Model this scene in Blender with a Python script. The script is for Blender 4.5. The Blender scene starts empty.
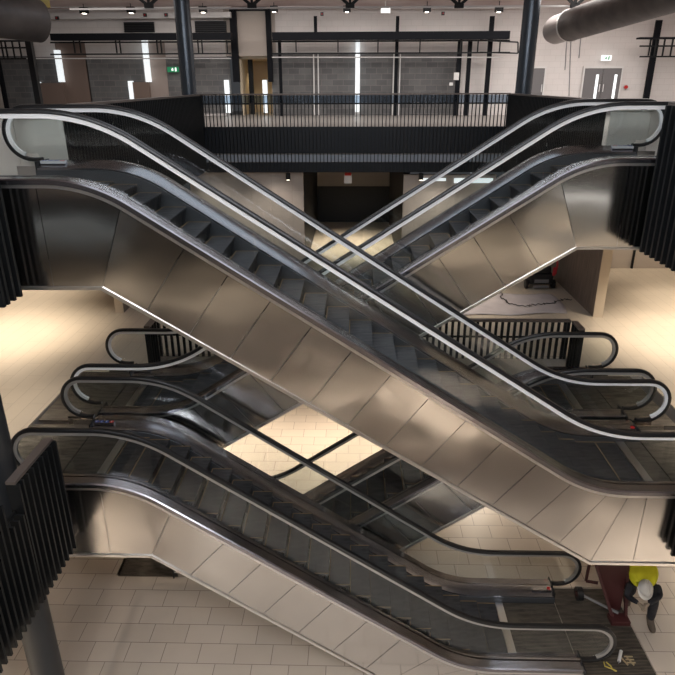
import bpy, bmesh, math, random
from mathutils import Vector, Matrix
random.seed(7)
sc = bpy.context.scene
COL = sc.collection
H, W, GAP, YN = 4.2175, 1.684, 0.4547, 7.626
L0 = -3.5
YC = [YN, YN+W, YN+W+GAP, YN+2*W+GAP]

# ------------------------------------------------------------ camera
F, PIT, YAW, ROLL, HC = 627.82, .3854, -.0261, -.0037, 5.5076
fw = Vector((math.sin(YAW)*math.cos(PIT), math.cos(YAW)*math.cos(PIT), -math.sin(PIT)))
rt = Vector((math.cos(YAW), -math.sin(YAW), 0))
up = rt.cross(fw)
O = Vector((0, 0, HC))
def ray(u, v):
    a, b = u-337.5, v-337.5
    x = math.cos(ROLL)*a+math.sin(ROLL)*b; y = -math.sin(ROLL)*a+math.cos(ROLL)*b
    return fw*F+rt*x-up*y
def at(u, v, x=None, y=None, z=None):       # world point seen at photo position, on a known plane
    d = ray(u, v)
    t = (x-O.x)/d.x if x is not None else (y-O.y)/d.y if y is not None else (z-O.z)/d.z
    return O+d*t
cd = bpy.data.cameras.new('camera'); cam = bpy.data.objects.new('camera', cd); COL.objects.link(cam)
cd.sensor_width = 36; cd.lens = F/675*36; cd.clip_end = 200; cd.clip_start = .05
R3 = Matrix((rt, up, -fw)).transposed()
# image roll: u' = cos r * a - sin r * b (b down)
R3 = R3 @ Matrix.Rotation(ROLL, 3, 'Z')
cam.matrix_world = Matrix.Translation(O) @ R3.to_4x4()
sc.camera = cam
sc.cycles.transparent_max_bounces = 48

# ------------------------------------------------------------ materials
MATS = {}
def mat(name, col=(.5,.5,.5), rough=.5, metal=0., spec=.5, emit=None, estr=0, build=None):
    m = bpy.data.materials.new(name); m.use_nodes = True
    nt = m.node_tree; b = nt.nodes['Principled BSDF']
    b.inputs['Base Color'].default_value = (*col, 1)
    b.inputs['Roughness'].default_value = rough
    b.inputs['Metallic'].default_value = metal
    b.inputs['Specular IOR Level'].default_value = spec
    if emit: b.inputs['Emission Color'].default_value = (*emit, 1); b.inputs['Emission Strength'].default_value = estr
    if build: build(nt, b)
    MATS[name] = m
    return m
def N(nt, t, **k):
    n = nt.nodes.new(t)
    for a, v in k.items():
        if a in n.inputs.keys(): n.inputs[a].default_value = v
        else: setattr(n, a, v)
    return n
def coords(nt, scale=(1,1,1), rot=(0,0,0), kind='Object'):
    tc = N(nt, 'ShaderNodeTexCoord'); mp = N(nt, 'ShaderNodeMapping')
    mp.inputs['Scale'].default_value = scale; mp.inputs['Rotation'].default_value = rot
    nt.links.new(tc.outputs[kind], mp.inputs['Vector'])
    return mp.outputs['Vector']
def noise_var(col1, col2, scale=(1,1,1), detail=4, nscale=3, bump=0, rough_var=None, rot=(0,0,0)):
    def f(nt, b):
        v = coords(nt, scale, rot)
        n = N(nt, 'ShaderNodeTexNoise'); n.inputs['Scale'].default_value = nscale; n.inputs['Detail'].default_value = detail
        nt.links.new(v, n.inputs['Vector'])
        r = N(nt, 'ShaderNodeValToRGB'); r.color_ramp.elements[0].position = .3; r.color_ramp.elements[1].position = .7
        r.color_ramp.elements[0].color = (*col1, 1); r.color_ramp.elements[1].color = (*col2, 1)
        nt.links.new(n.outputs['Fac'], r.inputs['Fac']); nt.links.new(r.outputs['Color'], b.inputs['Base Color'])
        if bump:
            bp = N(nt, 'ShaderNodeBump'); bp.inputs['Strength'].default_value = bump; bp.inputs['Distance'].default_value = .02
            nt.links.new(n.outputs['Fac'], bp.inputs['Height']); nt.links.new(bp.outputs['Normal'], b.inputs['Normal'])
        if rough_var:
            mr = N(nt, 'ShaderNodeMapRange'); mr.inputs['To Min'].default_value, mr.inputs['To Max'].default_value = rough_var
            nt.links.new(n.outputs['Fac'], mr.inputs['Value']); nt.links.new(mr.outputs['Result'], b.inputs['Roughness'])
    return f
def brushed(wave):
    def f(nt, b):
        b.inputs['Anisotropic'].default_value = 0
        v = coords(nt, (2, 2, 160))
        n = N(nt, 'ShaderNodeTexNoise'); n.inputs['Scale'].default_value = 2; n.inputs['Detail'].default_value = 3
        nt.links.new(v, n.inputs['Vector'])
        mr = N(nt, 'ShaderNodeMapRange'); mr.inputs['To Min'].default_value = b.inputs['Roughness'].default_value-.01
        mr.inputs['To Max'].default_value = b.inputs['Roughness'].default_value+.03
        nt.links.new(n.outputs['Fac'], mr.inputs['Value']); nt.links.new(mr.outputs['Result'], b.inputs['Roughness'])
        v2 = coords(nt, (1, 1, 1))
        n2 = N(nt, 'ShaderNodeTexNoise'); n2.inputs['Scale'].default_value = 1.1; n2.inputs['Detail'].default_value = 1
        nt.links.new(v2, n2.inputs['Vector'])
        bp = N(nt, 'ShaderNodeBump'); bp.inputs['Strength'].default_value = wave; bp.inputs['Distance'].default_value = .06
        nt.links.new(n2.outputs['Fac'], bp.inputs['Height']); nt.links.new(bp.outputs['Normal'], b.inputs['Normal'])
    return f
def tiles(c1, c2, mortar, bw, rh, msize=.006, rot=(0,0,0), offset=.5, mottle=.12, loc=(0,0,0), rough=.4, bump=.15):
    def f(nt, b):
        tc = N(nt, 'ShaderNodeTexCoord'); mp = N(nt, 'ShaderNodeMapping')
        mp.inputs['Rotation'].default_value = rot; mp.inputs['Location'].default_value = loc
        nt.links.new(tc.outputs['Object'], mp.inputs['Vector'])
        t = N(nt, 'ShaderNodeTexBrick'); t.offset = offset
        t.inputs['Color1'].default_value = (*c1, 1); t.inputs['Color2'].default_value = (*c2, 1); t.inputs['Mortar'].default_value = (*mortar, 1)
        t.inputs['Scale'].default_value = 1; t.inputs['Brick Width'].default_value = bw; t.inputs['Row Height'].default_value = rh
        t.inputs['Mortar Size'].default_value = msize; t.inputs['Mortar Smooth'].default_value = .1; t.inputs['Bias'].default_value = 0
        nt.links.new(mp.outputs['Vector'], t.inputs['Vector'])
        n = N(nt, 'ShaderNodeTexNoise'); n.inputs['Scale'].default_value = 1.3; n.inputs['Detail'].default_value = 6
        nt.links.new(mp.outputs['Vector'], n.inputs['Vector'])
        mr = N(nt, 'ShaderNodeMapRange'); mr.inputs['To Min'].default_value = 1-mottle; mr.inputs['To Max'].default_value = 1+mottle
        nt.links.new(n.outputs['Fac'], mr.inputs['Value'])
        mx = N(nt, 'ShaderNodeVectorMath', operation='SCALE')
        nt.links.new(t.outputs['Color'], mx.inputs[0]); nt.links.new(mr.outputs['Result'], mx.inputs['Scale'])
        nt.links.new(mx.outputs['Vector'], b.inputs['Base Color'])
        bp = N(nt, 'ShaderNodeBump'); bp.inputs['Strength'].default_value = bump; bp.inputs['Distance'].default_value = .01; bp.invert = True
        nt.links.new(t.outputs['Fac'], bp.inputs['Height']); nt.links.new(bp.outputs['Normal'], b.inputs['Normal'])
    return f
def ribs(c1, c2, scale, axis='Y', wear=.5):
    def f(nt, b):
        tc = N(nt, 'ShaderNodeTexCoord')
        w = N(nt, 'ShaderNodeTexWave', wave_type='BANDS', bands_direction=axis); w.inputs['Scale'].default_value = scale
        w.inputs['Distortion'].default_value = 0
        nt.links.new(tc.outputs['Object'], w.inputs['Vector'])
        mp = N(nt, 'ShaderNodeMapping'); mp.inputs['Scale'].default_value = (1.5, 6, 1)
        nt.links.new(tc.outputs['Object'], mp.inputs['Vector'])
        n = N(nt, 'ShaderNodeTexNoise'); n.inputs['Scale'].default_value = 2.2; n.inputs['Detail'].default_value = 8
        nt.links.new(mp.outputs['Vector'], n.inputs['Vector'])
        r = N(nt, 'ShaderNodeValToRGB'); r.color_ramp.elements[0].color = (*c1, 1); r.color_ramp.elements[1].color = (*c2, 1)
        r.color_ramp.elements[0].position = .2; r.color_ramp.elements[1].position = .8
        mx = N(nt, 'ShaderNodeMath', operation='MULTIPLY')
        nt.links.new(w.outputs['Fac'], mx.inputs[0]); nt.links.new(n.outputs['Fac'], mx.inputs[1])
        ad = N(nt, 'ShaderNodeMath', operation='MULTIPLY'); ad.inputs[1].default_value = 1.6
        nt.links.new(mx.outputs[0], ad.inputs[0])
        nt.links.new(ad.outputs[0], r.inputs['Fac']); nt.links.new(r.outputs['Color'], b.inputs['Base Color'])
        bp = N(nt, 'ShaderNodeBump'); bp.inputs['Strength'].default_value = .6; bp.inputs['Distance'].default_value = .01
        nt.links.new(w.outputs['Fac'], bp.inputs['Height']); nt.links.new(bp.outputs['Normal'], b.inputs['Normal'])
        mr = N(nt, 'ShaderNodeMapRange'); mr.inputs['To Min'].default_value = .65; mr.inputs['To Max'].default_value = .22
        nt.links.new(n.outputs['Fac'], mr.inputs['Value']); nt.links.new(mr.outputs['Result'], b.inputs['Roughness'])
    return f

mat('steel', (.625,.60,.575), .17, 1, build=brushed(.48))
mat('steel_flat', (.625,.605,.585), .115, 1, build=brushed(.12))
mat('glint_glow', (1,1,1), .5, emit=(1,.97,.92), estr=3.5)  # glow of the added strip that the right steel end mirrors
mat('steel_pale', (.72,.71,.70), .36, 1, build=brushed(.1))
mat('deck_steel', (.36,.35,.38), .24, 1)
mat('steel_guard', (.92,.86,.80), .35, .3)
mat('alu_shaded', (.42,.41,.40), .4, .6)  # darker copy of alu: dimmer light of the lower guides put into the colour
mat('column_shaded', (.03,.033,.037), .35, .2)  # column paint darkened: the low light at ground level is in the colour
mat('edge_steel', (.80,.78,.76), .3, 1)
mat('alu', (.96,.96,.96), .35, .0)
mat('dark_skirt', (.10,.104,.115), .35, .6)
mat('inlet', (.012,.012,.013), .4)
mat('rubber', (.012,.012,.013), .32)
mat('black', (.008,.009,.010), .5, spec=.3)
mat('black_blue', (.005,.006,.009), .6, 0, spec=.15)
mat('rail_top', (.16,.13,.115), .35, .3)
mat('step', (.17,.18,.205), .42, .55, build=ribs((.014,.015,.018), (.112,.112,.12), 14, 'Y'))
mat('riser', (.1,.105,.12), .4, .5, build=ribs((.014,.015,.018), (.108,.108,.115), 14, 'Y'))
mat('yellow', (.30,.20,.10), .6)
mat('comb', (.55,.56,.58), .3, 1)
mat('grate', (.05,.045,.04), .5, .4, build=ribs((.014,.012,.010), (.22,.19,.155), 11, 'Y'))
mat('floor_ground', rough=.42, build=tiles((.56,.485,.41), (.51,.44,.37), (.22,.18,.15), .62, .405, .006, mottle=.10, loc=(.1,.06,0)))
mat('floor_first', rough=.38, build=tiles((.60,.52,.42), (.57,.495,.40), (.40,.34,.27), 1.2, .3, .004, rot=(0,0,math.pi/2), mottle=.08))
mat('floor_second', (.30,.28,.265), .4)
mat('pier', rough=.6, build=tiles((.34,.295,.26), (.31,.265,.235), (.24,.205,.18), .62, .62, .004, rot=(math.pi/2,0,0), offset=0, mottle=.35))
mat('wood_fin', rough=.5, build=noise_var((.15,.115,.095), (.26,.205,.17), (6, 6, .5), nscale=3))
mat('fin_edge', (.62,.53,.42), .5)
mat('slab', (.30,.27,.25), .7)
mat('soffit', (.32,.29,.27), .8)
mat('fascia', (.011,.014,.020), .35, .3)
mat('fascia_light', (.30,.33,.38), .45, .3)
mat('block_grey', rough=.85, build=tiles((.155,.155,.155), (.115,.115,.118), (.20,.19,.185), .46, .225, .010, rot=(math.pi/2,0,0), mottle=.35))
mat('block_white', rough=.75, build=tiles((.76,.72,.70), (.73,.70,.68), (.65,.61,.59), .46, .225, .006, rot=(math.pi/2,0,0), mottle=.06))
mat('panel_cream', (.50,.44,.39), .6)
mat('panel_brown', (.20,.145,.12), .6)
mat('panel_beige', (.36,.30,.27), .6)
mat('corridor', (.60,.50,.36), .6)
mat('ceiling', rough=.8, build=noise_var((.55,.40,.38), (.72,.62,.60), (1,1,1), nscale=.6))
mat('white', (.75,.74,.73), .5)
mat('duct', (.085,.072,.068), .5, .2, build=noise_var((.06,.05,.048), (.13,.11,.10), nscale=2))
mat('duct_collar', (.34,.31,.30), .35, .8)
mat('column', (.095,.115,.14), .25, .4)
mat('door_grey', (.17,.165,.17), .5)
mat('lit', (.9,.95,.95), .5, emit=(.9,.97,1), estr=.8)
mat('lamp', (1,.95,.85), .5, emit=(1,.9,.75), estr=7)
mat('exit_green', (.02,.3,.12), .5, emit=(.05,.75,.35), estr=.08)
mat('sign_white', (.9,.9,.9), .5, emit=(.95,1,.97), estr=.9)
mat('blue', (.03,.08,.35), .4); mat('red', (.5,.02,.02), .4); mat('lens_red', (.35,.02,.03), .3)
mat('sign_panel', (.62,.62,.64), .4)
mat('machine_red', (.065,.016,.016), .5); mat('machine_black', (.015,.015,.017), .5); mat('machine_crimson', (.6,.05,.07), .45)
mat('grey_plastic', (.25,.25,.26), .5)
mat('skin', (.45,.26,.18), .6); mat('hivis', (.62,.66,.02), .7, build=noise_var((.78,.76,.02), (.90,.88,.04), nscale=6)); mat('reflect', (.40,.41,.40), .4)
mat('trousers', (.014,.014,.018), .8, build=noise_var((.010,.010,.014), (.028,.028,.034), nscale=9)); mat('helmet', (.72,.69,.64), .35)
mat('boot', (.10,.075,.055), .7)
mat('glove', (.30,.24,.18), .8)
mat('sheet', rough=.6, build=noise_var((.46,.42,.44), (.62,.57,.58), (1,1,1), nscale=1.6, bump=.6))
mat('tape_yellow', (.55,.45,.10), .5); mat('tube_white', (.80,.78,.74), .4); mat('timber', (.42,.33,.2), .6)
def mk_glass():
    m = bpy.data.materials.new('glass'); m.use_nodes = True; nt = m.node_tree; nt.nodes.clear()
    o = N(nt, 'ShaderNodeOutputMaterial'); t = N(nt, 'ShaderNodeBsdfTransparent'); g = N(nt, 'ShaderNodeBsdfGlossy')
    t.inputs['Color'].default_value = (.93,.95,.945,1); g.inputs['Roughness'].default_value = .02; g.inputs['Color'].default_value = (1,1,1,1)
    fr = N(nt, 'ShaderNodeFresnel'); ge = N(nt, 'ShaderNodeNewGeometry')
    mr = N(nt, 'ShaderNodeMapRange'); mr.inputs['To Min'].default_value = 1.45; mr.inputs['To Max'].default_value = 1/1.45
    nt.links.new(ge.outputs['Backfacing'], mr.inputs['Value']); nt.links.new(mr.outputs['Result'], fr.inputs['IOR'])
    mx = N(nt, 'ShaderNodeMixShader')
    nt.links.new(fr.outputs[0], mx.inputs[0]); nt.links.new(t.outputs[0], mx.inputs[1]); nt.links.new(g.outputs[0], mx.inputs[2])
    nt.links.new(mx.outputs[0], o.inputs[0]); MATS['glass'] = m
    m2 = m.copy(); m2.name = 'glass_dark'; MATS['glass_dark'] = m2
    for n in m2.node_tree.nodes:
        if n.type == 'BSDF_TRANSPARENT': n.inputs['Color'].default_value = (.55,.62,.70,1)
mk_glass()

# ------------------------------------------------------------ mesh helpers
class MB:
    def __init__(s): s.v = []; s.f = []
    def box(s, a, b):
        x0,x1 = sorted((a[0],b[0])); y0,y1 = sorted((a[1],b[1])); z0,z1 = sorted((a[2],b[2])); n = len(s.v)
        s.v += [(x0,y0,z0),(x1,y0,z0),(x1,y1,z0),(x0,y1,z0),(x0,y0,z1),(x1,y0,z1),(x1,y1,z1),(x0,y1,z1)]
        s.f += [tuple(n+i for i in q) for q in ((0,3,2,1),(4,5,6,7),(0,1,5,4),(1,2,6,5),(2,3,7,6),(3,0,4,7))]
        return s
    def prism(s, poly, y0, y1):          # poly of (x,z), extruded along y
        n = len(s.v); k = len(poly)
        s.v += [(x,y0,z) for x,z in poly]+[(x,y1,z) for x,z in poly]
        s.f += [tuple(range(n, n+k)), tuple(range(n+2*k-1, n+k-1, -1))]
        s.f += [(n+i, n+k+i, n+k+(i+1)%k, n+(i+1)%k) for i in range(k)]
        return s
    def prismz(s, poly, z0, z1):         # poly of (x,y), extruded along z
        n = len(s.v); k = len(poly)
        s.v += [(x,y,z0) for x,y in poly]+[(x,y,z1) for x,y in poly]
        s.f += [tuple(range(n+k-1, n-1, -1)), tuple(range(n+k, n+2*k))]
        s.f += [(n+i, n+(i+1)%k, n+k+(i+1)%k, n+k+i) for i in range(k)]
        return s
    def sweep(s, path, sec, y=0):        # path (x,z); sec closed list (dy, dn) with dn along the path normal
        n = len(s.v); k = len(sec); m = len(path)
        for i,(x,z) in enumerate(path):
            a = path[max(i-1,0)]; b = path[min(i+1,m-1)]
            dx,dz = b[0]-a[0], b[1]-a[1]; l = math.hypot(dx,dz) or 1
            nx,nz = -dz/l, dx/l
            for dy,dn in sec: s.v.append((x+nx*dn, y+dy, z+nz*dn))
        for i in range(m-1):
            for j in range(k):
                s.f.append((n+i*k+j, n+i*k+(j+1)%k, n+(i+1)*k+(j+1)%k, n+(i+1)*k+j))
        s.f.append(tuple(n+j for j in range(k))); s.f.append(tuple(n+(m-1)*k+j for j in reversed(range(k))))
        return s
    def tube(s, pts, r, seg=10, r2=None):
        pts = [Vector(p) for p in pts]; n = len(s.v); m = len(pts)
        ref = None
        for i,p in enumerate(pts):
            d = (pts[min(i+1,m-1)]-pts[max(i-1,0)]).normalized()
            if ref is None: ref = d.orthogonal().normalized()
            ref = (ref-d*ref.dot(d)).normalized(); bn = d.cross(ref)
            rr = r if r2 is None else r+(r2-r)*i/(m-1)
            for j in range(seg):
                a = 2*math.pi*j/seg; s.v.append(tuple(p+ref*math.cos(a)*rr+bn*math.sin(a)*rr))
        for i in range(m-1):
            for j in range(seg):
                s.f.append((n+i*seg+j, n+i*seg+(j+1)%seg, n+(i+1)*seg+(j+1)%seg, n+(i+1)*seg+j))
        s.f.append(tuple(n+j for j in reversed(range(seg)))); s.f.append(tuple(n+(m-1)*seg+j for j in range(seg)))
        return s
    def bar(s, a, b, w=.05, h=.05):      # square bar between two points
        a, b = Vector(a), Vector(b); d = (b-a).normalized()
        u = Vector((0,0,1)) if abs(d.z) < .9 else Vector((0,1,0))
        r = d.cross(u).normalized(); u = r.cross(d); n = len(s.v)
        for p in (a, b):
            for i,j in ((-1,-1),(1,-1),(1,1),(-1,1)): s.v.append(tuple(p+r*i*w/2+u*j*h/2))
        s.f += [(n+3,n+2,n+1,n),(n+4,n+5,n+6,n+7)]+[(n+i, n+(i+1)%4, n+4+(i+1)%4, n+4+i) for i in range(4)]
        return s
    def build(s, name, material, parent=None, smooth=False, bevel=0):
        me = bpy.data.meshes.new(name)
        off = Vector((0,0,0))
        r = parent
        while r is not None: off += r.location; r = r.parent
        if parent is None:
            xs = [Vector(v) for v in s.v]; off = sum(xs, Vector())/len(xs); off.z = min(v.z for v in xs)
        me.from_pydata([tuple(Vector(v)-off) for v in s.v], [], s.f)
        bm = bmesh.new(); bm.from_mesh(me); bmesh.ops.recalc_face_normals(bm, faces=bm.faces); bm.to_mesh(me); bm.free()
        me.materials.append(MATS[material])
        o = bpy.data.objects.new(name, me); COL.objects.link(o)
        if parent is None: o.location = off
        else: o.parent = parent
        if smooth:
            for p in me.polygons: p.use_smooth = True
            me.set_sharp_from_angle(angle=math.radians(40))
        if bevel:
            b = o.modifiers.new('bevel', 'BEVEL'); b.width = bevel; b.segments = 2; b.limit_method = 'ANGLE'
        return o
def tag(o, label=None, cat=None, group=None, kind=None):
    if label: o['label'] = label
    if cat: o['category'] = cat
    if group: o['group'] = group
    if kind: o['kind'] = kind
    return o
def empty(name, loc, label=None, cat=None, group=None):
    o = bpy.data.objects.new(name, None); COL.objects.link(o); o.location = loc; o.empty_display_size = .1
    return tag(o, label, cat, group)
def struct(name, mb, m, label=None):
    # structure meshes keep world coordinates so tile patterns stay put
    me = bpy.data.meshes.new(name); me.from_pydata(mb.v, [], mb.f)
    bm = bmesh.new(); bm.from_mesh(me); bmesh.ops.recalc_face_normals(bm, faces=bm.faces); bm.to_mesh(me); bm.free()
    me.materials.append(MATS[m]); o = bpy.data.objects.new(name, me); COL.objects.link(o); o['kind'] = 'structure'
    if label: o['label'] = label
    return o
def B(x0,x1,y0,y1,z0,z1): return MB().box((x0,y0,z0),(x1,y1,z1))

def fillet(pts, T, n=22):
    out = [pts[0]]
    for i in range(1, len(pts)-1):
        p, a, b = Vector(pts[i]), Vector(pts[i-1]), Vector(pts[i+1])
        s = p+(a-p).normalized()*T; e = p+(b-p).normalized()*T
        for k in range(n+1):
            t = k/n; q = s*(1-t)**2+p*2*t*(1-t)+e*t*t; out.append((q.x,q.y))
    out.append(pts[-1]); return out
def zat(path, x):
    for (x0,z0),(x1,z1) in zip(path, path[1:]):
        if x0 <= x <= x1: return z0+(z1-z0)*(x-x0)/(x1-x0) if x1 > x0 else z0
    return path[0][1] if x < path[0][0] else path[-1][1]

# ------------------------------------------------------------ escalators
TYPE_A = dict(top=H, low=0., xa=-5.0, xb=5.21, hand=[(-3.06,1.0),(3.42,1.0)], deck=[(-3.13,.26),(3.41,.18)],
              bot=[(-3.14,-1.07),(3.54,-1.08)], nose=[(-3.01,0),(3.58,0)], panels=13)
TYPE_C = dict(top=0., low=L0, xa=-4.88, xb=4.25, hand=[(-3.10,.98),(2.02,.98)], deck=[(-3.22,.20),(1.84,.22)],
              bot=[(-3.0,-1.07),(1.85,-1.0)], nose=[(-2.98,0),(2.22,0)], panels=9)
def escalator(label, y0, T, mir=None, floor_clip=None, low_plate=None, top_plate=None, glass_sets=(0,1)):
    M = (lambda x: x) if mir is None else (lambda x: mir-x)
    top, low, xa, xb = T['top'], T['low'], T['xa'], T['xb']
    root = empty('escalator', (M(T['xb']), y0+W/2, low), label, 'escalator', None)
    def build(mb, *a, **k):
        if mir is not None: mb.v = [(mir-x,y,z) for x,y,z in mb.v]
        return mb.build(*a, **k)
    y1 = y0+W
    def line(key, t, endpad=0, ea=None, eb=None):
        (xk,da),(xl,db) = T[key]
        return fillet([(xa if ea is None else ea, top+da),(xk,top+da),(xl,low+db),(xb if eb is None else eb, low+db)], t)
    hand = line('hand', .62); deck = line('deck', .55, ea=xa+.46, eb=xb-.46)
    nose = line('nose', .45)
    rN = .365
    (hk,ha),(hl,hb) = T['hand']
    ca, cb = (xa+rN, top+ha-rN), (xb-rN, low+hb-rN)
    arcA = [(ca[0]-rN*math.sin(t*math.pi/16), ca[1]+rN*math.cos(t*math.pi/16)) for t in range(17)]
    arcB = [(cb[0]+rN*math.sin(t*math.pi/16), cb[1]+rN*math.cos(t*math.pi/16)) for t in range(17)]
    mid = [p for p in hand if ca[0]+.02 < p[0] < cb[0]-.02]
    path = [(ca[0]+.12, ca[1]-rN+.005)]+arcA[::-1]+mid+arcB+[(cb[0]-.12, cb[1]-rN+.005)]
    sec = [(-.042,-.024),(-.042,.004),(-.03,.022),(0,.028),(.03,.022),(.042,.004),(.042,-.024),(.02,-.03),(-.02,-.03)]
    gsec = [(-.022,-.031),(.022,-.031),(.022,-.080),(-.022,-.080)]
    gpath = arcA[:15][::-1]+mid+arcB[:15]
    hp = hand
    for yy in (y0, y1):
        near = yy == y0; out = -1 if near else 1
        build(MB().sweep(path, sec, yy), 'handrail', 'rubber', root, smooth=True)
        build(MB().sweep(gpath, gsec, yy), 'handrail_guide', 'alu' if top > 1 else 'alu_shaded', root, smooth=True)
        # glass panels
        rg = rN-.085
        def zt(x):
            if x < ca[0]: return ca[1]+math.sqrt(max(rg*rg-(x-ca[0])**2, 0))
            if x > cb[0]: return cb[1]+math.sqrt(max(rg*rg-(x-cb[0])**2, 0))
            return zat(hand, x)-.086
        def zb(x):
            if x < xa+.46: return ca[1]-math.sqrt(max(rg*rg-(x-ca[0])**2, 0))
            if x > xb-.46: return cb[1]-math.sqrt(max(rg*rg-(x-cb[0])**2, 0))
            return zat(deck, x)+.002
        xs = [ca[0]-rg, ca[0]+.75]
        n = 6; step = (cb[0]-.75-(ca[0]+.75))/n
        xs += [ca[0]+.75+step*(i+1) for i in range(n)]+[cb[0]+rg]
        for a, b in zip(xs, xs[1:]):
            k = 24; X = [a+.004+(b-a-.008)*i/k for i in range(k+1)]
            lean = .0
            poly = [(x, zb(x)) for x in X]+[(x, zt(x)) for x in reversed(X)]
            mb = MB(); nv = 0
            for x in X: mb.v += [(x,yy-.006,zb(x)),(x,yy+.006,zb(x)),(x,yy+.006,zt(x)),(x,yy-.006,zt(x))]
            for i in range(k):
                q = 4*i
                for j in range(4): mb.f.append((q+j, q+(j+1)%4, q+4+(j+1)%4, q+4+j))
            mb.f += [(0,1,2,3),(4*k+3,4*k+2,4*k+1,4*k)]
            build(mb, 'glass_panel', 'glass', root)
        # glass clamps along the deck
        # outer deck, inner deck, skirt
        o0, o1 = out*.012, out*.175
        build(MB().sweep(deck, [(o0,.0),(o1*.9,-.004),(o1,-.02),(o1,-.075),(o0,-.075)], yy), 'outer_deck', 'deck_steel', root, smooth=True)
        build(MB().sweep(deck, [(o1*.98,-.078),(o1*.98,-.115),(o1*.55,-.115),(o1*.55,-.078)], yy), 'edge_trim', 'edge_steel', root, smooth=True)
        i0, i1 = -out*.012, -out*.21
        build(MB().sweep(deck, [(i0,.004),(i0-out*.03,.008),(i1,-.085),(i1,-.11),(i0,-.11)], yy), 'inner_deck', 'deck_steel', root, smooth=True)
        build(MB().sweep(deck, [(i1-out*-.004,-.112),(i1-out*.012,-.112),(i1-out*.012,-.42),(i1-out*-.004,-.42)], yy), 'skirt_panel', 'dark_skirt', root, smooth=True)
        # end cap boxes where the handrail dives in
        for xe, ze, sgn in ((xa+.46, top+T['deck'][0][1], 1), (xb-.46, low+T['deck'][1][1], -1)):
            build(MB().box((xe, yy-.21, ze-.26), (xe+sgn*.02, yy+.21, ze+.004)), 'handrail_inlet', 'inlet', root)
        # cladding of the side
        side = yy+out*.165
        (bk,ba),(bl,bb) = T['bot']
        botl = [(xa-.1, top+ba),(bk,top+ba),(bl,low+bb),(xb+.1, low+bb)]
        topl = [(x, z-.10) for x,z in deck]; topl[0] = (xa-.1, topl[0][1]); topl[-1] = (xb+.1, topl[-1][1])
        def cut(z): return max(z, floor_clip) if floor_clip is not None else z
        ex = []
        k = T['panels']
        for i in range(-3, k+4):
            if i < 0: xb_ = bk+i*.62; xt_ = xb_+.37*(1+i*.0) if i > -1 else xb_; xt_ = xb_
            elif i > k: xb_ = bl+(i-k)*.62; xt_ = xb_
            else:
                xb_ = bk+(bl-bk)*i/k; xt_ = xb_+(.36 if i == 0 else .36 if i == k else .58)
            ex.append((xb_, xt_))
        lo_x, hi_x = xa-.1, xb+.1
        for (a0,a1),(b0,b1) in zip(ex, ex[1:]):
            a0,a1,b0,b1 = [min(max(q, lo_x), hi_x) for q in (a0,a1,b0,b1)]
            if b0-a0 < .02: continue
            a0 += .004; a1 += .004; b0 -= .004; b1 -= .004
            kk = 8
            lower = [(a0+(b0-a0)*j/kk) for j in range(kk+1)]; upper = [(a1+(b1-a1)*j/kk) for j in range(kk+1)]
            poly = [(x, cut(zat(botl,x))) for x in lower]+[(x, zat(topl,x)) for x in reversed(upper)]
            if floor_clip is not None and all(zat(botl,x) < floor_clip-1.3 for x in lower): pass
            if all(abs(zt_-zb_) < .03 for (_,zb_),(_,zt_) in zip(poly[:kk+1], poly[:kk:-1])): continue
            build(MB().prism(poly, side-out*.0, side-out*.02), 'cladding_panel', 'steel_flat' if (b0 < bk+.05 or a0 > bl-.05) and top > 1 else 'steel', root)
        # bottom trim
        bl_pts = [p for p in botl]
        if floor_clip is not None:
            o_ = []
            for p,q in zip(botl, botl[1:]):
                o_.append(p)
                if p[1] > floor_clip+.02 >= q[1]:
                    t = (p[1]-floor_clip-.02)/(p[1]-q[1]); o_.append((p[0]+(q[0]-p[0])*t, floor_clip+.02)); break
            bl_pts = o_
        build(MB().sweep(bl_pts, [(out*.185,-.045),(out*.185,.0),(out*.13,.0),(out*.13,-.045)], yy), 'bottom_trim', 'edge_steel', root)
    sof = bl_pts
    build(MB().sweep(sof, [(-.12,-.03),(W+.12,-.03),(W+.12,-.006),(-.12,-.006)], y0), 'soffit_panel', 'steel_pale', root)
    # steps
    sw0, sw1 = y0+.235, y1-.235
    sx = (T['nose'][0][0]-.80); ex_ = (T['nose'][1][0]+.62)
    px = .338; base = None; i = 0
    x = T['nose'][0][0]-.76
    flat_top = T['nose'][0][0]
    while x < ex_-px*.5:
        z = zat(nose, x+px+.05) if x > flat_top-.3 else top
        z = max(min(zat(nose, x+px*.9), top), low)
        drop = z-max(zat(nose, x+px*1.9), low)
        if base is None:
            s = MB()
            s.prism([(0,-.03),(0,0),(px-.006,0),(px,-.004),(px,-.03)], sw0, sw1)
            s.v = [(sgnx, yv-y0, zv) for sgnx,yv,zv in s.v]
            mirror = mir is not None
            def mk(mb, nm, mt, par):
                vv = [((-xx if mirror else xx), yy2, zz) for xx,yy2,zz in mb.v]
                me = bpy.data.meshes.new(nm); me.from_pydata(vv, [], mb.f)
                bm = bmesh.new(); bm.from_mesh(me); bmesh.ops.recalc_face_normals(bm, faces=bm.faces); bm.to_mesh(me); bm.free()
                me.materials.append(MATS[mt]); o = bpy.data.objects.new(nm, me); COL.objects.link(o); o.parent = par; return o
            base = [s, None]
            st = mk(s, 'step', 'step', root)
            rs = MB()
            rp = [(px-.002,-.005)]+[(px-.004-.035*math.sin(math.pi*.5*j/5), -.005-.215*j/5) for j in range(1,6)]
            rs.prism(rp+[(a-.02,b) for a,b in reversed(rp)], sw0-y0, sw1-y0)
            ri = mk(rs, 'riser', 'riser', st)
            yl = MB()
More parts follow.
